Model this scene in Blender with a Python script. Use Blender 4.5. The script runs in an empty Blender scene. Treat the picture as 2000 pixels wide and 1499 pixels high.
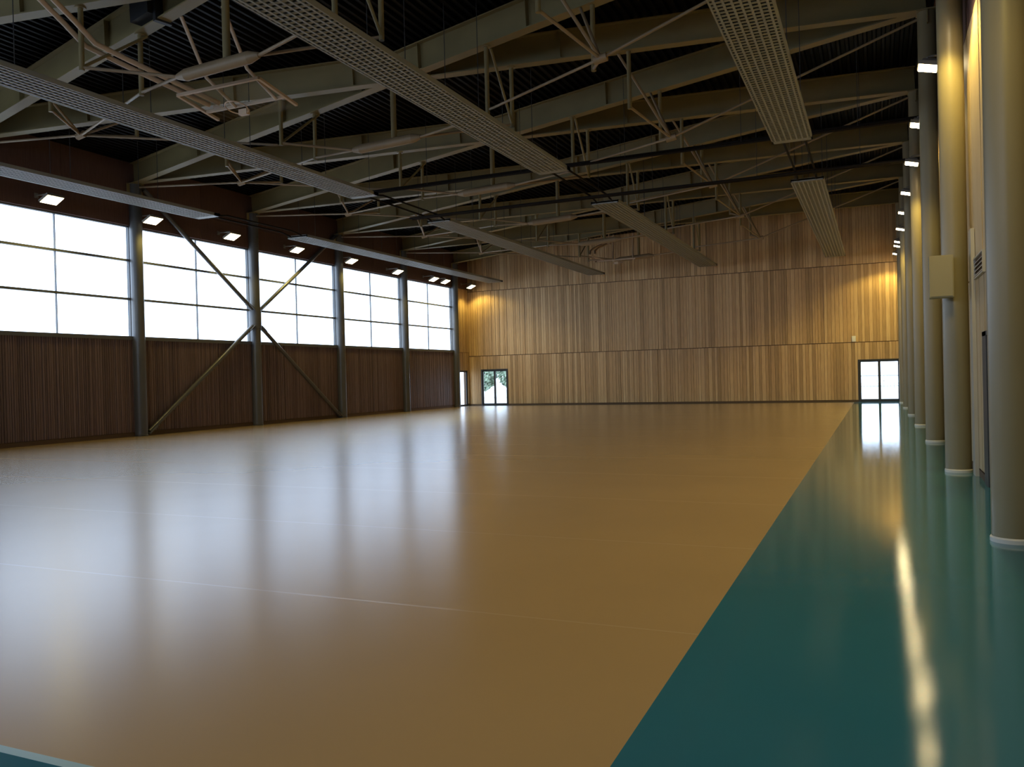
import bpy, math, random
from mathutils import Vector, Matrix

C = bpy.context.scene.collection
S = bpy.context.scene
random.seed(7)

# ------------------------------------------------------------------ camera
F_PX, YAW, PITCH, ROLL, EYE = 1620.47, 0.4146, -0.0071, -0.0248, 1.6
fw = Vector((-math.sin(YAW) * math.cos(PITCH), math.cos(YAW) * math.cos(PITCH), math.sin(PITCH)))
rt = Vector((math.cos(YAW), math.sin(YAW), 0))
up = rt.cross(fw)
rt2 = rt * math.cos(ROLL) + up * math.sin(ROLL)
up2 = -rt * math.sin(ROLL) + up * math.cos(ROLL)
cd = bpy.data.cameras.new('camera')
cam = bpy.data.objects.new('camera', cd)
C.objects.link(cam)
cd.sensor_fit = 'HORIZONTAL'
cd.sensor_width = 36.0
cd.lens = 36.0 * F_PX / 2000.0
cd.clip_start, cd.clip_end = 0.05, 400
M = Matrix((rt2, up2, -fw)).transposed().to_4x4()
M.translation = Vector((0, 0, EYE))
cam.matrix_world = M
S.camera = cam

# ------------------------------------------------------------------ world, exposure
SKY = 4.5
w = bpy.data.worlds.new('overcast_sky')
S.world = w
w.use_nodes = True
bg = w.node_tree.nodes['Background']
bg.inputs[0].default_value = (0.76, 0.92, 1.16, 1)
bg.inputs[1].default_value = SKY
S.view_settings.view_transform = 'Standard'
S.view_settings.look = 'None'
S.view_settings.exposure = 0.0
S.view_settings.gamma = 1.0
S.view_settings.use_curve_mapping = False
LAMP_W = (190.0, 300.0)        # each downlight of the left and the right row
LAMP_COL = (1.0, 0.77, 0.20)

# ------------------------------------------------------------------ hall dimensions (metres, camera stands at x=0 y=0)
XL, XR = -21.93, 1.11          # column lines
WL, WR = -22.0, 1.33           # wall faces
YF, YN = 43.83, -5.0           # far wall face, wall behind the camera
Y0, P = 19.82, 5.552           # grid
ZA, ZB = 8.19, 9.17            # underside of the roof beams at the two column lines
BD = 0.66                      # beam depth
SILL, HEAD = 3.19, 6.82
XC, YC = -1.03, 2.47           # edges of the tan court


def ybay(k): return Y0 + k * P
def zdeck(x): return ZA + BD + 0.01 + (ZB - ZA) * (x - XL) / (XR - XL)


def portal(name, loc, rot, sx, sy):
    l = bpy.data.lights.new(name, 'AREA')
    l.shape = 'RECTANGLE'
    l.size, l.size_y = sx, sy
    l.cycles.is_portal = True
    o = bpy.data.objects.new(name, l)
    o.location, o.rotation_euler = loc, rot
    C.objects.link(o)


WIN = range(-4, 4)             # window bays k..k+1
for k in WIN:
    portal('window_daylight', (WL - 0.35, ybay(k + .5), (SILL + HEAD) / 2), (0, -math.pi / 2, 0), HEAD - SILL, P - .3)
portal('window_daylight', (-10.5, -5.4, 6.1), (math.pi / 2, 0, 0), 18.0, 2.6)  # for the added window band behind the camera
portal('door_daylight', (-20.38, YF + 0.4, 1.05), (-math.pi / 2, 0, 0), 1.75, 2.1)
portal('door_daylight', (WL - .35, 42.96, 1.04), (0, -math.pi / 2, 0), 2.05, 1.3)
portal('door_daylight', (0.1, YF + 0.4, 1.02), (-math.pi / 2, 0, 0), 1.9, 2.05)


# ------------------------------------------------------------------ materials
def nodes(name):
    m = bpy.data.materials.new(name)
    m.use_nodes = True
    nt = m.node_tree
    return m, nt, nt.nodes['Principled BSDF']


def mat(name, col, rough=.5, metal=0.0, spec=.5, vary=0.0, vscale=3.0, bump=0.0, bscale=40.0):
    m, nt, b = nodes(name)
    b.inputs['Roughness'].default_value = rough
    b.inputs['Metallic'].default_value = metal
    b.inputs['Specular IOR Level'].default_value = spec
    b.inputs['Base Color'].default_value = (*col, 1)
    tc = nt.nodes.new('ShaderNodeTexCoord')
    if vary:
        n = nt.nodes.new('ShaderNodeTexNoise')
        n.inputs['Scale'].default_value = vscale
        n.inputs['Detail'].default_value = 4
        nt.links.new(tc.outputs['Object'], n.inputs['Vector'])
        r = nt.nodes.new('ShaderNodeValToRGB')
        r.color_ramp.elements[0].position, r.color_ramp.elements[1].position = .3, .7
        r.color_ramp.elements[0].color = tuple(c * (1 - vary) for c in col) + (1,)
        r.color_ramp.elements[1].color = tuple(min(1, c * (1 + vary)) for c in col) + (1,)
        nt.links.new(n.outputs['Fac'], r.inputs['Fac'])
        nt.links.new(r.outputs['Color'], b.inputs['Base Color'])
    if bump:
        n = nt.nodes.new('ShaderNodeTexNoise')
        n.inputs['Scale'].default_value = bscale
        n.inputs['Detail'].default_value = 3
        nt.links.new(tc.outputs['Object'], n.inputs['Vector'])
        bn = nt.nodes.new('ShaderNodeBump')
        bn.inputs['Strength'].default_value = bump
        bn.inputs['Distance'].default_value = .01
        nt.links.new(n.outputs['Fac'], bn.inputs['Height'])
        nt.links.new(bn.outputs['Normal'], b.inputs['Normal'])
    return m


def wood(name, dark, light, rough=.55, spec=.3):
    """boards: each loose board gets its own tone, with long grain"""
    m, nt, b = nodes(name)
    b.inputs['Roughness'].default_value = rough
    b.inputs['Specular IOR Level'].default_value = spec
    g = nt.nodes.new('ShaderNodeNewGeometry')
    r = nt.nodes.new('ShaderNodeValToRGB')
    mid = tuple((a + c) / 2 for a, c in zip(dark, light))
    r.color_ramp.elements[0].color = (*dark, 1)
    r.color_ramp.elements[1].color = (*light, 1)
    e = r.color_ramp.elements.new(.5)
    e.color = (mid[0] * 1.04, mid[1], mid[2] * .96, 1)
    nt.links.new(g.outputs['Random Per Island'], r.inputs['Fac'])
    tc = nt.nodes.new('ShaderNodeTexCoord')
    mp = nt.nodes.new('ShaderNodeMapping')
    mp.inputs['Scale'].default_value = (14, 14, .9)
    n = nt.nodes.new('ShaderNodeTexNoise')
    n.inputs['Scale'].default_value = 2.2
    n.inputs['Detail'].default_value = 6
    nt.links.new(tc.outputs['Object'], mp.inputs['Vector'])
    nt.links.new(mp.outputs['Vector'], n.inputs['Vector'])
    mx = nt.nodes.new('ShaderNodeMixRGB')
    mx.blend_type = 'OVERLAY'
    mx.inputs['Fac'].default_value = .35
    nt.links.new(r.outputs['Color'], mx.inputs['Color1'])
    nt.links.new(n.outputs['Fac'], mx.inputs['Color2'])
    nt.links.new(mx.outputs['Color'], b.inputs['Base Color'])
    return m


def floor_mat(name, col, rough, spec, ripple, ripscale, fine, finescale, vary, gloss=None):
    m, nt, b = nodes(name)
    b.inputs['Roughness'].default_value = rough
    b.inputs['Specular IOR Level'].default_value = spec
    tc = nt.nodes.new('ShaderNodeTexCoord')
    n = nt.nodes.new('ShaderNodeTexNoise')
    n.inputs['Scale'].default_value = .35
    n.inputs['Detail'].default_value = 5
    nt.links.new(tc.outputs['Object'], n.inputs['Vector'])
    r = nt.nodes.new('ShaderNodeValToRGB')
    r.color_ramp.elements[0].position, r.color_ramp.elements[1].position = .3, .7
    r.color_ramp.elements[0].color = tuple(c * (1 - vary) for c in col) + (1,)
    r.color_ramp.elements[1].color = tuple(c * (1 + vary) for c in col) + (1,)
    nt.links.new(n.outputs['Fac'], r.inputs['Fac'])
    nt.links.new(r.outputs['Color'], b.inputs['Base Color'])
    if gloss is not None:
        # matt varnished sports floor: diffuse body under a weak, even sheen
        nt.nodes.remove(b)
        b = nt.nodes.new('ShaderNodeMixShader')
        df, gl, fr, mu = (nt.nodes.new('ShaderNode' + x) for x in ('BsdfDiffuse', 'BsdfGlossy', 'Fresnel', 'Math'))
        gl.inputs['Roughness'].default_value = rough
        fr.inputs['IOR'].default_value = 1.4
        mu.operation = 'MULTIPLY'
        mu.inputs[1].default_value = gloss
        nt.links.new(r.outputs['Color'], df.inputs['Color'])
        nt.links.new(fr.outputs[0], mu.inputs[0])
        nt.links.new(mu.outputs[0], b.inputs[0])
        nt.links.new(df.outputs[0], b.inputs[1])
        nt.links.new(gl.outputs[0], b.inputs[2])
        nt.links.new(b.outputs[0], nt.nodes['Material Output'].inputs[0])
    prev = None
    for sc, st, dist in ((ripscale, ripple, .01), (finescale, fine, .002)):
        if not st:
            continue
        q = nt.nodes.new('ShaderNodeTexNoise')
        q.inputs['Scale'].default_value = sc
        q.inputs['Detail'].default_value = 3
        nt.links.new(tc.outputs['Object'], q.inputs['Vector'])
        bn = nt.nodes.new('ShaderNodeBump')
        bn.inputs['Strength'].default_value = st
        bn.inputs['Distance'].default_value = dist
        nt.links.new(q.outputs['Fac'], bn.inputs['Height'])
        if prev:
            nt.links.new(prev.outputs['Normal'], bn.inputs['Normal'])
        prev = bn
    if prev:
        for t in ([df, gl] if gloss is not None else [b]):
            nt.links.new(prev.outputs['Normal'], t.inputs['Normal'])
    return m


def glass_mat(name, tint, gloss):
    m = bpy.data.materials.new(name)
    m.use_nodes = True
    nt = m.node_tree
    nt.nodes.clear()
    out = nt.nodes.new('ShaderNodeOutputMaterial')
    t = nt.nodes.new('ShaderNodeBsdfTransparent')
    t.inputs['Color'].default_value = (*tint, 1)
    g = nt.nodes.new('ShaderNodeBsdfGlossy')
    g.inputs['Roughness'].default_value = .05
    mx = nt.nodes.new('ShaderNodeMixShader')
    mx.inputs['Fac'].default_value = gloss
    nt.links.new(t.outputs[0], mx.inputs[1])
    nt.links.new(g.outputs[0], mx.inputs[2])
    nt.links.new(mx.outputs[0], out.inputs[0])
    return m


def lamp_mat(name, col, strength):
    m, nt, b = nodes(name)
    b.inputs['Emission Color'].default_value = (*col, 1)
    b.inputs['Emission Strength'].default_value = strength
    return m


MT = {
    'steel': mat('beige_painted_steel', (.22, .17, .072), .5, vary=.08, vscale=1.5),
    'tie': mat('sand_painted_tube', (.27, .19, .105), .5, vary=.06),
    'col_l': mat('grey_painted_column', (.085, .085, .085), .30, vary=.05),
    'col_r': mat('beige_painted_column', (.23, .19, .105), .38, vary=.05, vscale=.8),
    'ring': mat('pale_base_ring', (.62, .60, .55), .4),
    'panel': mat('pale_grey_panel_enamel', (.25, .26, .25), .5),
    'grid': mat('grey_wire_grid', (.27, .285, .275), .5),
    'panelback': mat('dark_panel_back', (.05, .05, .055), .7),
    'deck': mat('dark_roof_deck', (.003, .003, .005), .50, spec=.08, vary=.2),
    'dark': mat('dark_frame_metal', (.035, .036, .040), .45),
    'frame': mat('grey_window_frame', (.10, .105, .11), .45),
    'pipe': mat('dark_pipe', (.016, .013, .011), .8, spec=.1),
    'board': wood('reddish_brown_board', (.090, .050, .042), (.120, .066, .055), .6),
    'slat_l': wood('shaded_brown_slat', (.122, .083, .080), (.192, .132, .126), .6),  # same wood as the far boards, with its shade put into the tone
    'slat_f': wood('honey_board', (.36, .235, .115), (.60, .42, .225), .55),
    'slat_r': wood('pale_board', (.42, .31, .17), (.52, .40, .24), .5),
    'back': mat('dark_lining', (.10, .058, .030), .8),
    'tan': floor_mat('tan_sports_floor', (.42, .28, .14), .24, .20, .03, 9.0, 0, 120.0, .05, gloss=.92),
    'teal': floor_mat('teal_sports_floor', (.030, .155, .240), .06, .5, .004, 5.0, .06, 200.0, .05),
    'line': mat('pale_seam', (.46, .32, .18), .26),
    'edge': mat('pale_teal_edge', (.22, .36, .36), .3),
    'glass': glass_mat('clear_glazing', (.96, .98, 1.0), .04),
    'lens': lamp_mat('warm_lamp_lens', (1.0, .80, .42), 42.0),
    'lens_l': lamp_mat('soft_lamp_lens', (1.0, .84, .50), 8.0),
    'lampbody': mat('lamp_housing_metal', (.20, .18, .15), .5),
    'goal': mat('sand_goal_tube', (.55, .40, .27), .45),
    'white': mat('white_plastic', (.75, .74, .70), .4),
    'orange': mat('orange_hoop_paint', (.50, .16, .05), .45),
    'leafy': mat('tree_leaf_green', (.26, .33, .23), .7, vary=.35, vscale=4),
    'bark': mat('bark', (.12, .09, .06), .9, vary=.3),
    'ground': mat('pale_concrete_yard', (.62, .61, .58), .9, vary=.06, vscale=.6),
    'grass': mat('lawn_green', (.12, .20, .07), .9, vary=.3),
    'boxpaint': mat('olive_grey_box', (.34, .29, .17), .5),
    'laminate': mat('greige_laminate', (.46, .42, .36), .4, vary=.03),
    'black': mat('black_plastic', (.02, .02, .022), .5),
}


# ------------------------------------------------------------------ mesh helpers
class MB:
    def __init__(self): self.v, self.f, self.m = [], [], []

    def add(self, vs, fs, mi=0):
        o = len(self.v)
        self.v += [tuple(p) for p in vs]
        for f in fs:
            self.f.append(tuple(i + o for i in f))
            self.m.append(mi)

    def box(self, x0, x1, y0, y1, z0, z1, mi=0):
        self.add([(x0, y0, z0), (x1, y0, z0), (x1, y1, z0), (x0, y1, z0), (x0, y0, z1), (x1, y0, z1), (x1, y1, z1), (x0, y1, z1)],
                 [(0, 3, 2, 1), (4, 5, 6, 7), (0, 1, 5, 4), (1, 2, 6, 5), (2, 3, 7, 6), (3, 0, 4, 7)], mi)

    def beam(self, p, q, w, h, upv=(0, 0, 1), mi=0, off=(0, 0)):
        """rectangular bar from p to q, w across, h along upv; off shifts it (across, up)"""
        p, q = Vector(p), Vector(q)
        d = (q - p).normalized()
        s = d.cross(Vector(upv)).normalized()
        u = s.cross(d).normalized()
        a, b = s * off[0], u * off[1]
        vs = []
        for c in (p, q):
            for i, j in ((-1, -1), (1, -1), (1, 1), (-1, 1)):
                vs.append(c + a + b + s * (w / 2 * i) + u * (h / 2 * j))
        self.add(vs, [(0, 1, 2, 3), (7, 6, 5, 4), (0, 4, 5, 1), (1, 5, 6, 2), (2, 6, 7, 3), (3, 7, 4, 0)], mi)

    def tube(self, p, q, r0, r1=None, n=14, mi=0, cap=True):
        p, q = Vector(p), Vector(q)
        r1 = r0 if r1 is None else r1
        d = (q - p).normalized()
        s = d.orthogonal().normalized()
        u = d.cross(s)
        vs = []
        for c, r in ((p, r0), (q, r1)):
            for i in range(n):
                a = 2 * math.pi * i / n
                vs.append(c + (s * math.cos(a) + u * math.sin(a)) * r)
        fs = [(i, (i + 1) % n, n + (i + 1) % n, n + i) for i in range(n)]
        if cap:
            fs += [tuple(range(n - 1, -1, -1)), tuple(range(n, 2 * n))]
        self.add(vs, fs, mi)

    def path(self, pts, r, n=10, mi=0):
        """bent tube through pts, one connected skin"""
        pts = [Vector(p) for p in pts]
        vs, fs = [], []
        ref = None
        for i, c in enumerate(pts):
            d = (pts[min(i + 1, len(pts) - 1)] - pts[max(i - 1, 0)]).normalized()
            if ref is None:
                ref = d.orthogonal().normalized()
            s = (ref - d * ref.dot(d)).normalized()
            ref = s
            u = d.cross(s)
            for j in range(n):
                a = 2 * math.pi * j / n
                vs.append(c + (s * math.cos(a) + u * math.sin(a)) * r)
        for i in range(len(pts) - 1):
            for j in range(n):
                fs.append((i * n + j, i * n + (j + 1) % n, (i + 1) * n + (j + 1) % n, (i + 1) * n + j))
        fs += [tuple(range(n - 1, -1, -1)), tuple((len(pts) - 1) * n + j for j in range(n))]
        self.add(vs, fs, mi)

    def build(self, name, mats, parent=None, smooth=False):
        me = bpy.data.meshes.new(name)
        off = parent_origin(parent)
        me.from_pydata([(a - off[0], b - off[1], c - off[2]) for a, b, c in self.v], [], self.f)
        for m in (mats if isinstance(mats, (list, tuple)) else [mats]):
            me.materials.append(MT[m])
        me.polygons.foreach_set('material_index', self.m)
        me.update()
        if smooth:
            me.polygons.foreach_set('use_smooth', [True] * len(me.polygons))
            try:
                me.set_sharp_from_angle(angle=math.radians(40))
            except Exception:
                pass
        o = bpy.data.objects.new(name, me)
        C.objects.link(o)
        if parent is not None:
            o.parent = parent
        return o


ORIGIN = {}


def parent_origin(p):
    t = Vector((0, 0, 0))
    while p is not None:
        t += Vector(p.location)
        p = p.parent
    return t


def tag(o, label, cat, group=None):
    o['label'], o['category'] = label, cat
    if group:
        o['group'] = group
    return o


def thing(name, loc, label, cat, group=None):
    o = bpy.data.objects.new(name, None)
    o.empty_display_size = .2
    o.location = loc
    C.objects.link(o)
    return tag(o, label, cat, group)


def struct(o, label=None, cat=None):
    o['kind'] = 'structure'
    if label:
        o['label'] = label
    if cat:
        o['category'] = cat
    return o


def sempty(name, loc, label, cat):
    o = bpy.data.objects.new(name, None)
    o.location = loc
    C.objects.link(o)
    return struct(o, label, cat)


# ------------------------------------------------------------------ floor
b = MB()
def q(x0, x1, y0, y1, mi): b.add([(x0, y0, 0), (x1, y0, 0), (x1, y1, 0), (x0, y1, 0)], [(0, 1, 2, 3)], mi)
XE, YE = WL - .3, 43.30
q(XC, WR + .3, YN - .3, YF + .5, 1)
q(WL - .3, XC, YN - .3, YC - .05, 1)
q(XE, XC, YC - .05, YC, 2)
q(XE, XC, YE, YF + .5, 1)
ys = [YC] + [YC + 2.62 * i for i in range(1, 16) if YC + 2.62 * i < YE - .5] + [YE]
for a, c in zip(ys, ys[1:]):
    q(XE, XC, a, c - (.022 if c < YE else 0), 0)
    if c < YE:
        q(XE, XC, c - .022, c, 3)
b.box(WL - .3, WR + .3, YN - .3, YF + .5, -.3, -.02, 1)
struct(b.build('floor', ['tan', 'teal', 'edge', 'line']), 'glossy sports floor, tan court with a teal border', 'floor')

# ------------------------------------------------------------------ roof deck
b = MB()
pitch, x = .21, WL - .4
prof = []
while x < WR + .4:
    for dx, dz in ((0, 0), (.06, 0), (.09, .08), (.18, .08)):
        prof.append((x + dx, zdeck(x + dx) + dz))
    x += pitch
vs = [(x, YN - .3, z) for x, z in prof] + [(x, YF + .4, z) for x, z in prof]
n = len(prof)
b.add(vs, [(i, n + i, n + i + 1, i + 1) for i in range(n - 1)])
b.add([(WL - .4, YN - .3, zdeck(WL) + .3), (WR + .4, YN - .3, zdeck(WR) + .3), (WR + .4, YF + .4, zdeck(WR) + .3), (WL - .4, YF + .4, zdeck(WL) + .3)], [(0, 1, 2, 3)])
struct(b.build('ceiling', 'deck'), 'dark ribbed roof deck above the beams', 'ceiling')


# ------------------------------------------------------------------ walls
def slats(b, axis, a0, a1, z0, ztop, face, sign, wmin, wmax, gap, dmin, dmax, holes=(), mi=0):
    """upright boards along x ('x') or y ('y'); face = wall face, boards stand out by sign"""
    a = a0
    while a < a1 - .03:
        wd = min(random.uniform(wmin, wmax), a1 - a)
        d = random.uniform(dmin, dmax)
        zt = ztop(a + wd / 2) if callable(ztop) else ztop
        lo = z0
        cut = False
        for h0, h1, ht in holes:
            if a + wd > h0 + .01 and a < h1 - .01:
                if a < h0:
                    wd = h0 - a
                elif lo < ht:
                    lo, wd = ht, min(wd, h1 - a)
        f0, f1 = sorted((face, face + sign * d))
        if zt - lo > .03 and wd > .01:
            if axis == 'x':
                b.box(a, a + wd - gap, f0, f1, lo, zt, mi)
            else:
                b.box(f0, f1, a, a + wd - gap, lo, zt, mi)
        a += wd


DOORL = (-21.24, -19.52, 2.12)
DOORR = (-.84, 1.05, 2.06)
b = MB()
for x0, x1, z0 in ((WL - .4, DOORL[0], -.02), (DOORL[0], DOORL[1], DOORL[2]), (DOORL[1], DOORR[0], -.02), (DOORR[0], DOORR[1], DOORR[2]), (DOORR[1], WR + .4, -.02)):
    b.add([(x0, YF, z0), (x1, YF, z0), (x1, YF + .3, z0), (x0, YF + .3, z0), (x0, YF, zdeck(x0) + .15), (x1, YF, zdeck(x1) + .15), (x1, YF + .3, zdeck(x1) + .15), (x0, YF + .3, zdeck(x0) + .15)],
          [(0, 3, 2, 1), (4, 5, 6, 7), (0, 1, 5, 4), (1, 2, 6, 5), (2, 3, 7, 6), (3, 0, 4, 7)], 1)
holes = (DOORL, DOORR)
slats(b, 'x', WL, WR, .10, 2.89, YF, -1, .11, .20, .010, .018, .045, holes)
slats(b, 'x', WL, WR, 2.925, 6.68, YF, -1, .11, .20, .010, .018, .045)
slats(b, 'x', WL, WR, 6.715, lambda x: zdeck(x) - .02, YF, -1, .11, .20, .010, .018, .045)
b.box(DOORL[1], DOORR[0], YF - .05, YF, 0, .09, 1)
b.box(WL, DOORL[0], YF - .05, YF, 0, .09, 1)
struct(b.build('wall_far', ['slat_f', 'back']), 'far end wall clad in honey coloured upright boards', 'wall')

b = MB()
D4 = (42.30, 43.62, 2.08)     # glazed side door by the far corner
for y0, y1, z0 in ((YN, D4[0], -.02), (D4[0], D4[1], D4[2]), (D4[1], YF, -.02)):
    b.box(WL - .3, WL - .04, y0, y1, z0, SILL, 1)
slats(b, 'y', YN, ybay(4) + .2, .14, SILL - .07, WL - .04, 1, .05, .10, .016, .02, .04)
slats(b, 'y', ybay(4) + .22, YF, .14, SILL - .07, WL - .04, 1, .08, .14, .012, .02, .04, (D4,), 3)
b.box(WL - .04, WL + .0, YN, D4[0], 0, .12, 1)
b.box(WL - .04, WL + .0, D4[1], YF, 0, .12, 1)
# solid pier beyond the last window
b.box(WL - .3, WL - .04, ybay(4), YF, SILL, HEAD, 1)
slats(b, 'y', ybay(4) + .22, YF, SILL - .05, HEAD, WL - .04, 1, .08, .14, .012, .02, .04, mi=3)
# boarded band above the windows
y = YN
while y < YF - .05:
    y1 = min(y + 2.776, YF)
    b.box(WL - .3, WL, y, y1 - .012, HEAD, 7.62, 2)
    b.box(WL - .3, WL + .02, y, y1 - .012, 7.635, zdeck(WL) + .1, 2)
    y = y1
b.box(WL - .35, WL - .3, YN, YF, HEAD, zdeck(WL) + .2, 1)
struct(b.build('wall_left', ['slat_l', 'back', 'board', 'slat_f']), 'left side wall of slats under the windows, toned dark as in shade', 'wall')

D3 = (10.9, 12.86, 2.06)      # store door in the right wall
b = MB()
b.box(WR + .06, WR + .4, YN, YF, -.02, zdeck(WR) + .2, 1)
slats(b, 'y', YN, YF, .12, 2.9, WR + .06, -1, .40, .62, .008, .05, .06, ((D3[0], D3[1], D3[2]),), 0)
slats(b, 'y', YN, YF, 2.92, 6.6, WR + .06, -1, .40, .62, .008, .05, .06, (), 0)
slats(b, 'y', YN, YF, 6.62, zdeck(WR) - .02, WR + .06, -1, .40, .62, .010, .04, .06, (), 2)
b.box(WR + .0, WR + .06, YN, D3[0], 0, .10, 1)
b.box(WR + .0, WR + .06, D3[1], YF, 0, .10, 1)
struct(b.build('wall_right', ['slat_r', 'back', 'board']), 'right side wall of pale boards behind the columns', 'wall')

b = MB()
NW = (-19.5, -1.5, 4.8, 7.4)      # unseen glazed band, added to light the far wall evenly
b.box(WL - .3, WR + .3, YN - .3, YN, -.02, NW[2], 0)
b.box(WL - .3, WR + .3, YN - .3, YN, NW[3], zdeck(WR) + .2, 0)
b.box(WL - .3, NW[0], YN - .3, YN, NW[2], NW[3], 0)
b.box(NW[1], WR + .3, YN - .3, YN, NW[2], NW[3], 0)
struct(b.build('wall_near', 'slat_l'), 'end wall behind the viewer', 'wall')


# ------------------------------------------------------------------ windows
for i, k in enumerate(WIN):
    y0, y1 = ybay(k), ybay(k + 1)
    r = sempty('window_%d' % (i + 1), (WL - .12, (y0 + y1) / 2, SILL), 'tall side window bay with two dark rails', 'window')
    b = MB()
    x0, x1 = WL - .20, WL - .08
    b.box(x0, WL + .03, y0, y1, SILL - .07, SILL + .05)
    b.box(x0, x1, y0, y1, HEAD - .05, HEAD)
    b.box(x0, x1, y0, y0 + .16, SILL, HEAD)
    b.box(x0, x1, y1 - .16, y1, SILL, HEAD)
    b.build('window_frame', 'frame', r)
    for z in (4.45, 5.70):
        b = MB()
        b.box(x0 + .02, x1 + .02, y0 + .16, y1 - .16, z - .035, z + .035)
        b.build('glazing_rail', 'frame', r)
    b = MB()
    ym = (y0 + y1) / 2
    b.box(x0 + .03, x1 - .02, ym - .009, ym + .009, SILL + .05, HEAD - .05)
    b.build('mullion', 'frame', r)
    b = MB()
    b.box(x0 + .05, x0 + .06, y0 + .1, y1 - .1, SILL + .02, HEAD - .02)
    b.build('window_pane', 'glass', r)


r = sempty('window_9', ((NW[0] + NW[1]) / 2, YN - .15, NW[2]), 'added glazed band behind the viewer that lights the far wall', 'window')
b = MB()
b.box(NW[0], NW[1], YN - .2, YN - .08, NW[2], NW[2] + .06)
b.box(NW[0], NW[1], YN - .2, YN - .08, NW[3] - .06, NW[3])
for i in range(7):
    xx = NW[0] + .03 + (NW[1] - NW[0] - .06) * i / 6
    b.box(xx - .03, xx + .03, YN - .2, YN - .08, NW[2] + .06, NW[3] - .06)
b.build('window_frame', 'frame', r)
b = MB()
b.box(NW[0] + .03, NW[1] - .03, YN - .15, YN - .14, NW[2] + .03, NW[3] - .03)
b.build('window_pane', 'glass', r)

# ------------------------------------------------------------------ glazed doors in the far wall
def glazed_door(name, x0, x1, zt, label):
    r = sempty(name, ((x0 + x1) / 2, YF, 0), label, 'door')
    xm = (x0 + x1) / 2
    b = MB()
    t = .07
    b.box(x0, x0 + t, YF - .06, YF + .12, 0, zt)
    b.box(x1 - t, x1, YF - .06, YF + .12, 0, zt)
    b.box(x0 + t, x1 - t, YF - .06, YF + .12, zt - t, zt)
    b.box(x0 + t, x1 - t, YF - .02, YF + .12, 0, .03)
    b.build('door_frame', 'dark', r)
    for a, c, hs in ((x0 + t, xm, 1), (xm, x1 - t, -1)):
        b = MB()
        s = .06
        b.box(a, a + s, YF, YF + .06, .03, zt - t)
        b.box(c - s, c, YF, YF + .06, .03, zt - t)
        b.box(a + s, c - s, YF, YF + .06, zt - t - .06, zt - t)
        b.box(a + s, c - s, YF, YF + .06, .03, .13)
        leaf = b.build('door_leaf', 'dark', r)
        b = MB()
        b.box(a + s, c - s, YF + .025, YF + .035, .13, zt - t - .06)
        b.build('door_pane', 'glass', leaf)
        hx = xm - hs * .09
        b = MB()
        b.path([(hx, YF, .98), (hx, YF - .06, .98), (hx - hs * .02, YF - .065, 1.0), (hx - hs * .13, YF - .065, 1.0)], .011, 8)
        b.build('door_handle', 'lampbody', leaf, True)


glazed_door('door_1', *DOORL, 'small glazed double door at the left end of the far wall')
glazed_door('door_2', *DOORR, 'bright glazed double door at the right end of the far wall')

r = sempty('door_4', (WL, (D4[0] + D4[1]) / 2, 0), 'bright glazed side door in the left wall by the far corner', 'door')
b = MB()
for y0, y1, z0, z1 in ((D4[0], D4[0] + .05, 0, D4[2]), (D4[1] - .05, D4[1], 0, D4[2]), (D4[0] + .05, D4[1] - .05, D4[2] - .05, D4[2]), (D4[0] + .05, D4[1] - .05, 0, .03)):
    b.box(WL - .12, WL - .05, y0, y1, z0, z1)
b.build('door_frame', 'dark', r)
b = MB()
for y0, y1, z0, z1 in ((D4[0] + .05, D4[0] + .10, .03, D4[2] - .05), (D4[1] - .10, D4[1] - .05, .03, D4[2] - .05), (D4[0] + .10, D4[1] - .10, .03, .10), (D4[0] + .10, D4[1] - .10, D4[2] - .10, D4[2] - .05)):
    b.box(WL - .11, WL - .07, y0, y1, z0, z1)
leaf = b.build('door_leaf', 'dark', r)
b = MB()
b.box(WL - .095, WL - .085, D4[0] + .10, D4[1] - .10, .10, D4[2] - .10)
b.build('door_pane', 'glass', leaf)
b = MB()
b.path([(WL - .07, D4[0] + .2, 1.0), (WL - .02, D4[0] + .2, 1.0), (WL - .015, D4[0] + .22, 1.0), (WL - .015, D4[0] + .33, 1.0)], .011, 8)
b.build('door_handle', 'lampbody', leaf, True)

# store door in the right wall, seen almost edge on between the columns
r = sempty('door_3', (WR, (D3[0] + D3[1]) / 2, 0), 'pale store door in the right wall with its shaded recess as a dark strip', 'door')
b = MB()
b.box(WR - .02, WR + .06, D3[0], D3[0] + .07, 0, D3[2])
b.box(WR - .02, WR + .06, D3[1] - .42, D3[1], 0, D3[2])  # wide dark strip in place of the shaded recess at the door's edge
b.box(WR - .02, WR + .06, D3[0], D3[1], D3[2] - .06, D3[2])
b.build('door_frame', 'dark', r)
b = MB()
b.box(WR + .01, WR + .05, D3[0] + .07, D3[1] - .42, .01, D3[2] - .06)
leaf = b.build('door_leaf', 'laminate', r)
b = MB()
b.path([(WR + .01, D3[0] + .18, 1.0), (WR - .05, D3[0] + .18, 1.0), (WR - .055, D3[0] + .2, 1.0), (WR - .055, D3[0] + .31, 1.0)], .011, 8)
b.build('door_handle', 'lampbody', leaf, True)

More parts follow.
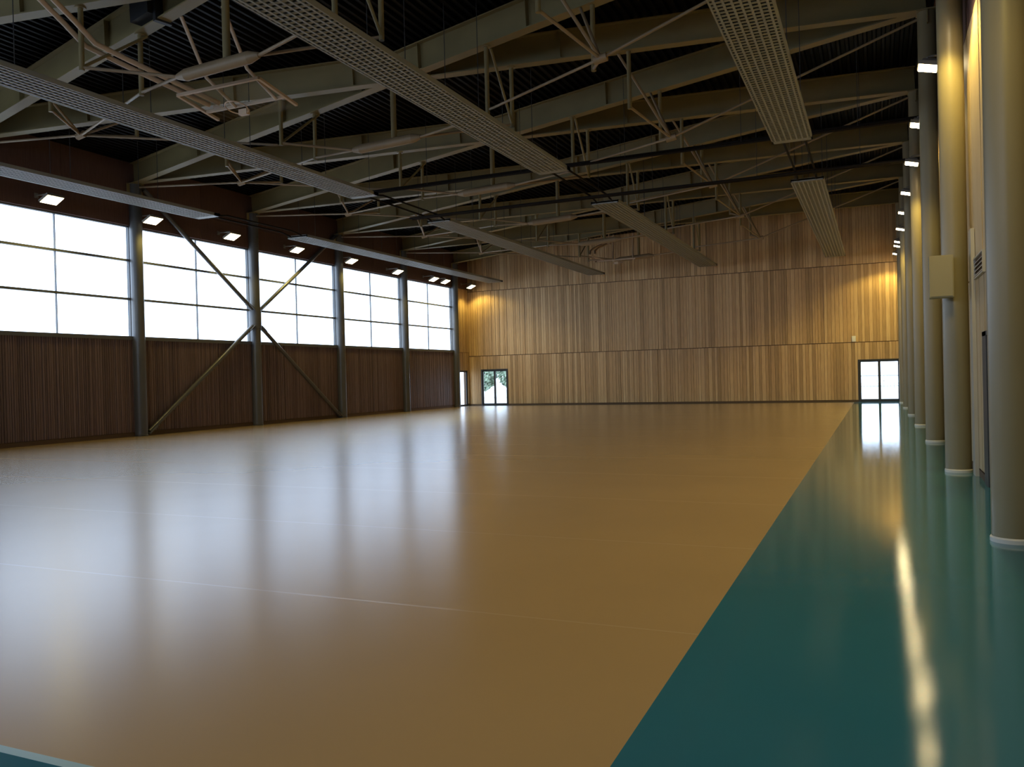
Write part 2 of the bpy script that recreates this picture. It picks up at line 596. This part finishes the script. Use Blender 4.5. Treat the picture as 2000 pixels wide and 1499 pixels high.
# slim pale post and vent grille on the right wall
b = MB()
b.box(WR - .05, WR + .0, 13.72, 14.02, 0, 3.60)
struct(b.build('trim_1', 'laminate'), 'slim pale upright strip on the right wall by the store door', 'trim')
g = thing('vent_grille', (WR, 13.1, 3.0), 'slatted vent grille on the right wall above the store door', 'vent')
b = MB()
for (ya, yb, za_, zb_) in ((12.5, 13.6, 2.84, 2.86), (12.5, 13.6, 3.12, 3.14), (12.5, 12.53, 2.86, 3.12), (13.57, 13.6, 2.86, 3.12)):
    b.box(WR - .035, WR + .004, ya, yb, za_, zb_)
b.build('frame', 'laminate', g)
b = MB()
b.box(WR - .006, WR + .003, 12.53, 13.57, 2.86, 3.12, 1)
for i in range(4):
    z = 2.875 + i * .058
    b.add([(WR - .03, 12.53, z), (WR - .005, 12.53, z + .035), (WR - .005, 13.57, z + .035), (WR - .03, 13.57, z),
           (WR - .03, 12.53, z + .006), (WR - .005, 12.53, z + .041), (WR - .005, 13.57, z + .041), (WR - .03, 13.57, z + .006)],
          [(0, 1, 2, 3), (7, 6, 5, 4), (0, 4, 5, 1), (1, 5, 6, 2), (2, 6, 7, 3), (3, 7, 4, 0)], 0)
b.build('louvre', ['laminate', 'back'], g)

# ------------------------------------------------------------------ columns
ORD = ['first', 'second', 'third', 'fourth', 'fifth', 'sixth', 'seventh', 'eighth', 'ninth', 'tenth']
LEFT_LAB = {-1: 'grey round column at the left edge before the nearest full window',
            0: 'grey round column at the near foot of the crossed braces',
            1: 'grey round column in the middle of the crossed braces',
            2: 'grey round column at the far foot of the crossed braces',
            3: 'grey round column on the window wall, second from the far end',
            4: 'grey round column on the window wall beside the far left door'}


def column(x, y, r, ztop, m, label, ring, group):
    t = thing('column', (x, y, 0), label, 'column', group)
    b = MB()
    b.tube((x, y, 0), (x, y, ztop - .02), r, n=40)
    b.build('shaft', m, t, True)
    b = MB()
    b.tube((x, y, 0), (x, y, .035), r + .012, n=40)
    b.tube((x, y, .035), (x, y, .05), r + .012, r + .002, n=40)
    b.build('base_ring', ring, t, True)
    b = MB()
    b.box(x - .2, x + .2, y - .2, y + .2, ztop - .03, ztop)
    for s in (-1, 1):
        b.box(x - .012, x + .012, y + s * r, y + s * (r + .11), ztop - .33, ztop - .03)
    b.build('head_plate', 'steel', t)
    return t


for k in range(-1, 5):
    column(XL, ybay(k), .2, ZA, 'col_l', LEFT_LAB[k], 'dark', 'columns along the window wall')
for k in range(-2, 5):
    i = k + 2
    lab = ['thick beige round column at the right edge, nearest of its row',
           'beige round column carrying the olive box, right-hand row',
           'beige round column just behind the one with the olive box'][i] if i < 3 else \
        '%s beige round column of the right-hand row counted from the nearest' % ORD[i]
    column(XR, ybay(k), .18, ZB, 'col_r', lab, 'ring', 'columns along the right wall')

# olive box on the second right column
t = thing('wall_box', (.9, 14.05, 2.6), 'olive metal box fixed to the second column on the right', 'box')
b = MB()
b.box(.74, 1.06, 13.80, 14.07, 2.63, 3.25)
b.build('casing', 'boxpaint', t)
b = MB()
b.box(.755, 1.045, 13.785, 13.80, 2.645, 3.235)
b.build('cover', 'boxpaint', t)

# ------------------------------------------------------------------ crossed braces round the second window column
NZ = 4.15
t = thing('cross_brace', (XL, ybay(1), 0), 'X of grey tube braces meeting at a column on the window wall', 'brace')
b = MB()
b.tube((XL, ybay(1), NZ - .40), (XL, ybay(1), NZ + .40), .235, n=36)
b.build('collar', 'col_l', t, True)
for s in (-1, 1):
    for lo in (0, 1):
        end = (XL + .06, ybay(1 + s) - s * .28, .12) if lo else (XL + .06, ybay(1 + s) - s * .30, 8.05)
        st = (XL + .06, ybay(1) + s * .22, NZ - .33 if lo else NZ + .33)
        b = MB()
        b.tube(st, end, .075, n=20)
        br = b.build('brace_tube', 'col_l', t, True)
        d = (Vector(end) - Vector(st)).normalized()
        for g0, g1 in ((Vector(st) - d * .04, Vector(st) + d * .3), (Vector(end) - d * .30, Vector(end) + d * .10)):
            b = MB()
            b.beam(g0, g1, .03, .25, (1, 0, 0))
            b.build('gusset_plate', 'col_l', br)


# ------------------------------------------------------------------ roof beams: a diagrid of I beams
def bpt(k, s, u, dz=0.0):
    return Vector((XL + (XR - XL) * u, ybay(k) + s * P * u, ZA + (ZB - ZA) * u + dz))


CLN = {-3: 'two bays before the left edge', -2: 'well before the left edge', -1: 'the column at the left edge', 0: 'the column at the near brace foot', 1: 'the braced middle column',
       2: 'the column at the far brace foot', 3: 'the second last window column', 4: 'the last window column'}
BEAMS = [(-3, 1), (-2, 1), (-1, 1), (0, 1), (1, 1), (2, 1), (3, 1), (-1, -1), (0, -1), (1, -1), (2, -1), (3, -1), (4, -1)]
for k, s in BEAMS:
    p, e = bpt(k, s, 0), bpt(k, s, 1)
    lab = 'beige I-beam under the roof from %s slanting %s to the right wall' % (CLN[k], 'away' if s > 0 else 'towards the viewer')
    if k <= -2:
        lab = 'beige I-beam at the top left, %s nearest of those slanting away' % ('very' if k == -3 else 'second')
    t = thing('roof_beam', p, lab, 'beam', 'crossing roof beams')
    b = MB()
    b.beam(p, e, .016, BD - .03, off=(0, BD / 2))
    for u in (.16, .33, .46, .54, .67, .84):
        c = bpt(k, s, u)
        d = (e - p).normalized()
        for sd in (-1, 1):
            b.beam(c - d * .008 + Vector((0, 0, .02)), c + d * .008 + Vector((0, 0, .02)), .11, BD - .05, off=(sd * .063, BD / 2 - .02))
    b.build('web', 'steel', t)
    b = MB()
    b.beam(p, e, .26, .026, off=(0, .013))
    b.build('bottom_flange', 'steel', t)
    b = MB()
    b.beam(p, e, .26, .026, off=(0, BD - .013))
    b.build('top_flange', 'steel', t)

# ------------------------------------------------------------------ struts and tie tubes hung under the beams
US = .621          # outer posts of the cage (fraction along the beam)
ZF = 7.42          # feet of the outer posts
ZK = 7.26          # foot of the middle post
XM = (XL + XR) / 2
BL = {k: None for k, s in BEAMS}


def foot(k, s, u, z): 
    c = bpt(k, s, u)
    return Vector((c.x, c.y, z))


for n_, k in enumerate(range(-1, 5)):
    # beams (k,-1) and (k-1,+1) cross at mid span
    ym = ybay(k - .5)
    zc = (ZA + ZB) / 2
    far = 5 - n_
    lab = ['steel strut cage under the beam crossing nearest the viewer', 'steel strut cage under the second nearest beam crossing',
           'steel strut cage under the third nearest beam crossing', 'steel strut cage under the third beam crossing from the far wall',
           'steel strut cage under the second beam crossing from the far wall', 'steel strut cage under the beam crossing nearest the far wall'][n_]
    t = thing('strut_cage', (XM, ym, ZK), lab, 'roof struts', 'strut cages under the beam crossings')
    b = MB()
    b.tube((XM, ym, ZK), (XM, ym, zc), .068, n=18)
    b.tube((XM, ym, zc - .03), (XM, ym, zc), .14, n=18)
    b.build('middle_post', 'steel', t, True)
    b = MB()
    A, B = Vector((XM - .95, ym, ZK - .02)), Vector((XM + .50, ym, ZK + .04))
    b.tube(A, B, .11, n=18)
    b.tube(A, A + Vector((-.22, 0, 0)), .11, .05, n=18)
    b.tube(B, B + Vector((.22, 0, 0)), .11, .05, n=18)
    b.build('node_tube', 'tie', t, True)
    for u in (1 - US, US):
        fa, fb = foot(k, -1, u, ZF - .1 if u > .5 else ZF), foot(k - 1, 1, u, ZF + .05)
        for (f, kk, ss) in ((fa, k, -1), (fb, k - 1, 1)):
            zt = bpt(kk, ss, u).z
            b = MB()
            b.tube(f - Vector((0, 0, .06)), (f.x, f.y, zt), .048, n=14)
            b.tube((f.x, f.y, zt - .02), (f.x, f.y, zt), .10, n=14)
            b.build('outer_post', 'steel', t, True)
            b = MB()
            st = A + Vector((-.2, 0, 0)) if u < .5 else B + Vector((.2, 0, 0))
            b.tube(st, f, .030, n=12)
            b.build('tie_tube', 'tie', t, True)
        top = bpt(k, -1, u)
        b = MB()
        b.tube((top.x + .05, top.y + .12, top.z), fb, .030, n=12)
        b.build('diagonal', 'steel', t, True)

ORDR = ['nearest the viewer', 'second nearest', 'third nearest', 'fourth nearest', 'fifth nearest']
for side in (1, -1):
    for n_, k in enumerate(range(-1, 4)):
        if side > 0:
            ap = Vector((-4.4, ybay(k), 7.25))
            u = .735
            bs = ((k - 1, 1), (k + 1, -1))      # beams arriving at right column k
            head = Vector((XR - .1, ybay(k), ZB - .12))
            zf = 7.66
        else:
            ap = Vector((-17.5, ybay(k), 7.72))
            u = .215
            bs = ((k, 1), (k, -1))              # beams leaving left column k
            head = Vector((XL + .1, ybay(k), ZA - .12))
            zf = 7.92
        lab = 'fork of V struts on the %s half of the roof, %s' % ('right' if side > 0 else 'left', ORDR[n_])
        t = thing('strut_fork', ap, lab, 'roof struts', 'strut forks on the %s half' % ('right' if side > 0 else 'left'))
        b = MB()
        b.tube(ap + Vector((-.12, 0, -.02)), ap + Vector((.12, 0, .02)), .08, n=16)
        b.build('node_sleeve', 'tie', t, True)
        for kk, ss in bs:
            c = bpt(kk, ss, u)
            f = Vector((c.x, c.y, zf))
            b = MB()
            b.tube(f - Vector((0, 0, .05)), c, .048, n=14)
            b.build('post', 'steel', t, True)
            b = MB()
            b.tube(c + Vector((-.25, 0, 0)), ap, .032, n=12)
            b.build('v_strut', 'tie', t, True)
            b = MB()
            b.tube(f, ap, .030, n=12)
            b.build('cross_tube', 'tie', t, True)
            # tie to the foot of the cage post on the same beam
            if side > 0 and ss > 0:
                continue
            g = foot(kk, ss, US if side > 0 else 1 - US, ZF)
            b = MB()
            b.tube(ap, g + (ap - g).normalized() * .09, .027, n=12)
            b.build('tie_tube', 'tie', t, True)
        b = MB()
        b.tube(ap, head, .028, n=12)
        b.build('end_tie', 'tie', t, True)

# ------------------------------------------------------------------ radiant heating strips under the roof
ROWS = [(-19.7, 'along the window wall'), (-13.7, 'second from the window wall'), (-7.75, 'in the middle of the hall'), (-1.72, 'beside the right columns')]
ZP = 7.02


def strip(x, y0, y1, label):
    t = thing('radiant_panel', (x, y0, ZP), label, 'ceiling panel', 'perforated radiant panels hung in four rows')
    W = .9
    b = MB()
    b.box(x - W / 2 + .02, x + W / 2 - .02, y0, y1, ZP + .03, ZP + .075)
    b.build('backing', 'panelback', t)
    b = MB()
    for s in (-1, 1):
        b.box(x + s * W / 2 - (.03 if s > 0 else 0), x + s * W / 2 + (0 if s > 0 else .03), y0, y1, ZP - .005, ZP + .09)
    b.box(x - W / 2, x + W / 2, y0, y0 + .03, ZP - .005, ZP + .09)
    b.box(x - W / 2, x + W / 2, y1 - .25, y1, ZP - .005, ZP + .09)
    b.build('edge_frame', 'panel', t)
    b = MB()
    y = y0 + .08
    while y < y1 - .28:
        b.box(x - W / 2 + .03, x + W / 2 - .03, y, y + .062, ZP, ZP + .012)
        y += .125
    for i in range(7):
        xx = x - W / 2 + .09 + i * .12
        b.box(xx - .018, xx + .018, y0 + .03, y1 - .25, ZP - .012, ZP + .0)
    b.build('grille', 'grid', t)
    y = y0 + .6
    while y < y1:
        for s in (-1, 1):
            b = MB()
            b.tube((x + s * .38, y, ZP + .08), (x + s * .38, y, zdeck(x) + .03), .008, n=6, cap=False)
            b.build('hanger_wire', 'dark', t)
        y += 2.9
    return t


for x, wh in ROWS:
    strip(x, 3.2, 20.75, 'long grey grille radiant panel of the near half, row %s' % wh)
    strip(x, 25.2, 42.8, 'long grey grille radiant panel of the far half, row %s' % wh)
for i, (x, wh) in enumerate(ROWS):
    t = thing('link_pipe', (x, 20.8, 7.1), 'dark feed pipe pair bridging the gap between panels %s' % wh, 'pipe', 'feed pipes between the radiant panels')
    for s in (-.25, .25):
        b = MB()
        b.path([(x + s, 20.78, 7.06), (x + s, 20.95, 7.10), (x + s, 21.3, 7.16), (x + s, 24.6, 7.16), (x + s, 25.0, 7.10), (x + s, 25.17, 7.06)], .028, 10)
        b.build('pipe', 'pipe', t, True)
for j, (yy, zz, lab) in enumerate(((21.35, 7.28, 'dark header pipes crossing the hall at the end of the near radiant panels'), (24.3, 7.05, 'dark header pipes crossing the hall before the far radiant panels'))):
    t = thing('header_pipe', (XM, yy, zz), lab, 'pipe')
    for dy, dz in ((0, 0), (.16, .09 if j == 0 else 0)):
        b = MB()
        b.path([(-14.3, yy + dy, zz + dz), (-10, yy + dy, zz + dz + .02), (WR - .0, yy + dy, zz + dz + .04)], .036, 12)
        b.build('pipe', 'pipe', t, True)
    for xx in (-14, -12, -9, -6, -3, -.3):
        b = MB()
        b.tube((xx, yy + .08, zz + .03), (xx, yy + .08, zdeck(xx) + .03), .007, n=6, cap=False)
        b.build('hanger_wire', 'dark', t)

# ------------------------------------------------------------------ downlights along both walls
def downlight(x, y, z, side, label, group):
    """side -1: bracket to the left wall, +1: bracket to the right wall"""
    t = thing('downlight', (x, y, z), label, 'lamp', group)
    tilt = math.radians(26 if side < 0 else 14) * side            # face turned a little towards the hall
    ca, sa = math.cos(tilt), math.sin(tilt)

    def T(px, py, pz): return (x + px * ca + pz * sa, y + py, z - px * sa + pz * ca)
    hx, hy = (.20, .27) if side < 0 else (.17, .20)

    def slab(b, a0, a1, c0, c1, z0, z1, sh=1.0):
        vs = [T(px, py, pz) for pz, m in ((z0, 1), (z1, sh)) for px, py in ((a0 * m, c0 * m), (a1 * m, c0 * m), (a1 * m, c1 * m), (a0 * m, c1 * m))]
        b.add(vs, [(0, 3, 2, 1), (4, 5, 6, 7), (0, 1, 5, 4), (1, 2, 6, 5), (2, 3, 7, 6), (3, 0, 4, 7)])
    b = MB()
    slab(b, -hx, hx, -hy, hy, 0, .07)
    slab(b, -hx * .8, hx * .8, -hy * .8, hy * .8, .07, .13, .75)
    b.build('housing', 'lampbody', t)
    b = MB()
    slab(b, -hx + .02, hx - .02, -hy + .02, hy - .02, -.012, .0)
    b.build('lens', 'lens' if side > 0 else 'lens_l', t)
    b = MB()
    wx = WL if side < 0 else WR
    b.path([(x, y, z + .10), (x, y, z + .19), (x + (wx - x) * .15, y, z + .2), (wx, y, z + .2)], .02, 8)
    b.box(min(wx, wx - side * .015), max(wx, wx - side * .015), y - .06, y + .06, z + .13, z + .27)
    b.build('bracket', 'lampbody', t)
    l = bpy.data.lights.new('downlight_beam', 'SPOT')
    l.energy, l.color = LAMP_W[side > 0], LAMP_COL
    l.spot_size, l.spot_blend, l.shadow_soft_size = math.radians(132), .35, .18 if side < 0 else .12
    lo = bpy.data.objects.new('downlight_beam', l)
    lo.location = (T(0, 0, -.10)[0] - x, 0, T(0, 0, -.10)[2] - z)
    lo.rotation_euler = (0, tilt * .5, 0)
    C.objects.link(lo)
    lo.parent = t


LY = [16.4, 20.0, 23.6, 27.3, 31.1, 35.0, 38.6, 39.9, 43.0]
LN = ['nearest', 'second nearest', 'third nearest', 'fourth nearest', 'fifth nearest', 'sixth nearest', 'nearer of the close pair', 'farther of the close pair', 'last']
for i, y in enumerate(LY):
    lx = -21.35
    downlight(lx, y, 6.97 if i < 5 else 6.90, -1, 'warm lit downlight over the window wall, %s of its row' % LN[i], 'downlights along the window wall')
RYS = [13.15] + [16.5, 20.3, 24.0, 28.0, 31.5, 35.1, 38.6, 39.9, 42.6]
for i, y in enumerate(RYS):
    if abs((y - Y0) / P - round((y - Y0) / P)) < .06:
        y += .3
    lab = 'warm lit downlight on the right wall, %s of its row' % LN[i - 1] if i else 'warm lit downlight between the two nearest right columns'
    downlight(.93, y, 6.9, 1, lab, 'downlights along the right wall')
for y in (9.2, 5.5):
    downlight(.93, y, 6.9, 1, 'warm lit downlight high on the right wall beyond the top of the view', 'downlights beyond the view')

# ------------------------------------------------------------------ folded basketball goals under the roof
def goal(dy, mirror, label):
    def G(x, y, z): return (x, dy + mirror * (y - 12.6), z)
    t = thing('basketball_goal', G(-12.0, 12.6, 7.1), label, 'basketball goal', 'folded basketball goals under the roof')
    for s in (-.13, .13):
        b = MB()
        b.path([G(-13.0 + s, 9.6, 8.55), G(-13.2 + s, 10.6, 8.2), G(-13.25 + s, 11.05, 7.98), G(-13.05 + s, 11.6, 7.83), G(-12.5 + s, 13.4, 7.44)], .05, 12)
        b.build('main_arm', 'goal', t, True)
    b = MB()
    b.box(*sorted((-13.3, -12.7)), *sorted((G(0, 9.5, 0)[1], G(0, 9.75, 0)[1])), 8.50, 8.62)
    for s in (-.2, .2):
        b.tube(G(-13.0 + s, 9.6, 8.55), G(-13.0 + s, 9.6, zdeck(-13) + .03), .03, n=8)
    b.build('roof_mount', 'goal', t)
    for x0 in (-11.85, -10.85):
        b = MB()
        b.path([G(x0, 11.9, 8.55), G(x0 + .1, 12.4, 7.55), G(x0 + .28, 13.0, 7.12)], .035, 10)
        b.build('drop_arm', 'goal', t, True)
    b = MB()
    b.beam(G(-12.4, 13.05, 7.16), G(-10.4, 13.05, 7.16), .06, .05)
    b.beam(G(-12.4, 12.3, 7.28), G(-10.4, 12.3, 7.28), .06, .05)
    b.beam(G(-12.4, 12.3, 7.28), G(-12.4, 13.4, 7.10), .06, .05)
    b.beam(G(-10.4, 12.3, 7.28), G(-10.4, 13.4, 7.10), .06, .05)
    b.beam(G(-12.5, 13.4, 7.38), G(-12.0, 13.05, 7.18), .06, .06)
    b.build('support_frame', 'goal', t)
    b = MB()
    vs = [G(x, y, z) for x, y, z in ((-12.3, 12.35, 7.22), (-10.5, 12.35, 7.22), (-10.5, 13.4, 7.03), (-12.3, 13.4, 7.03), (-12.3, 12.35, 7.255), (-10.5, 12.35, 7.255), (-10.5, 13.4, 7.065), (-12.3, 13.4, 7.065))]
    b.add(vs, [(0, 3, 2, 1), (4, 5, 6, 7), (0, 1, 5, 4), (1, 2, 6, 5), (2, 3, 7, 6), (3, 0, 4, 7)])
    b.build('backboard', 'glass', t)
    b = MB()
    pts = []
    for i in range(25):
        a = 2 * math.pi * i / 24
        pts.append(G(-11.4 + .225 * math.cos(a), 12.82 + .215 * math.sin(a), 7.035 - .06 * math.sin(a)))
    b.path(pts, .012, 8)
    b.box(-11.5, -11.3, *sorted((G(0, 12.98, 0)[1], G(0, 13.08, 0)[1])), 6.95, 7.06)
    b.build('hoop', 'goal', t, True)


goal(12.6, 1, 'sand coloured basketball goal folded up under the roof, upper left')
goal(39.2, -1, 'basketball goal folded up before the far wall')

# dark unit clamped to a beam at the upper left
t = thing('hanging_loudspeaker', (-13.3, 12.15, 8.8), 'black box unit clamped to a roof beam, upper left', 'loudspeaker')
b = MB()
pp, ee = bpt(-1, -1, .385), bpt(-1, -1, .412)
b.beam(pp, ee, .24, .50, off=(.15, .36))
b.build('cabinet', 'black', t)
b = MB()
b.beam(bpt(-1, -1, .412), bpt(-1, -1, .416), .34, .70, off=(.0, .31))
b.build('clamp_strap', 'black', t)

# small white emergency light on the far wall
t = thing('emergency_light', (-1.0, YF - .05, 3.08), 'small pale emergency light on the far wall beside the right door', 'emergency light')
b = MB()
b.box(-1.09, -.91, YF - .085, YF - .045, 2.94, 3.22)
b.build('body', 'white', t)
b = MB()
b.box(-1.075, -.925, YF - .10, YF - .085, 2.96, 3.20)
b.build('diffuser', 'white', t)

# ------------------------------------------------------------------ outside
b = MB()
b.box(-70, 45, YF + .45, YF + 60, -.25, -.03)
b.box(-70, WL - .45, YN, YF + .45, -.25, -.03)
struct(b.build('ground', 'ground'), 'pale yard beyond the far doors', 'ground')


def tree(x, y, h, label):
    t = thing('tree', (x, y, 0), label, 'tree', 'trees beyond the left door')
    b = MB()
    b.path([(x, y, -.03), (x + .08, y, h * .3), (x - .05, y + .1, h * .6)], .12, 8)
    b.build('trunk', 'bark', t, True)
    b = MB()
    rr = random.Random(int(x * 10))
    for i in range(900):
        a, e = rr.uniform(0, 2 * math.pi), math.asin(rr.uniform(-1, 1))
        rad = rr.uniform(.55, 1) ** .6
        c = Vector((x + math.cos(a) * math.cos(e) * rad * h * .36, y + math.sin(a) * math.cos(e) * rad * h * .36, h * .58 + math.sin(e) * rad * h * .42))
        d = Vector((rr.uniform(-1, 1), rr.uniform(-1, 1), rr.uniform(-1, 1))).normalized()
        s = d.orthogonal().normalized() * .22
        u = d.cross(s)
        b.add([c - s, c - u * .6, c + s, c + u * .6], [(0, 1, 2, 3)])
    b.build('crown', 'leafy', t)


tree(-29.9, YF + 18, 3.4, 'leafy tree outside, seen through the left pane of the left door')
tree(-27.2, YF + 18.4, 3.6, 'leafy tree outside, seen through the right pane of the left door')
b = MB()
for i in range(60):
    x = -6 + i * .25
    b.tube((x, YF + 30, -.03), (x, YF + 30, 1.05), .02, n=6)
b.box(-6.1, 9, YF + 29.97, YF + 30.03, .98, 1.06)
b.box(-6.1, 9, YF + 29.97, YF + 30.03, .15, .2)
tag(b.build('fence', 'panel'), 'low grey railing out in the yard behind the right door', 'fence')
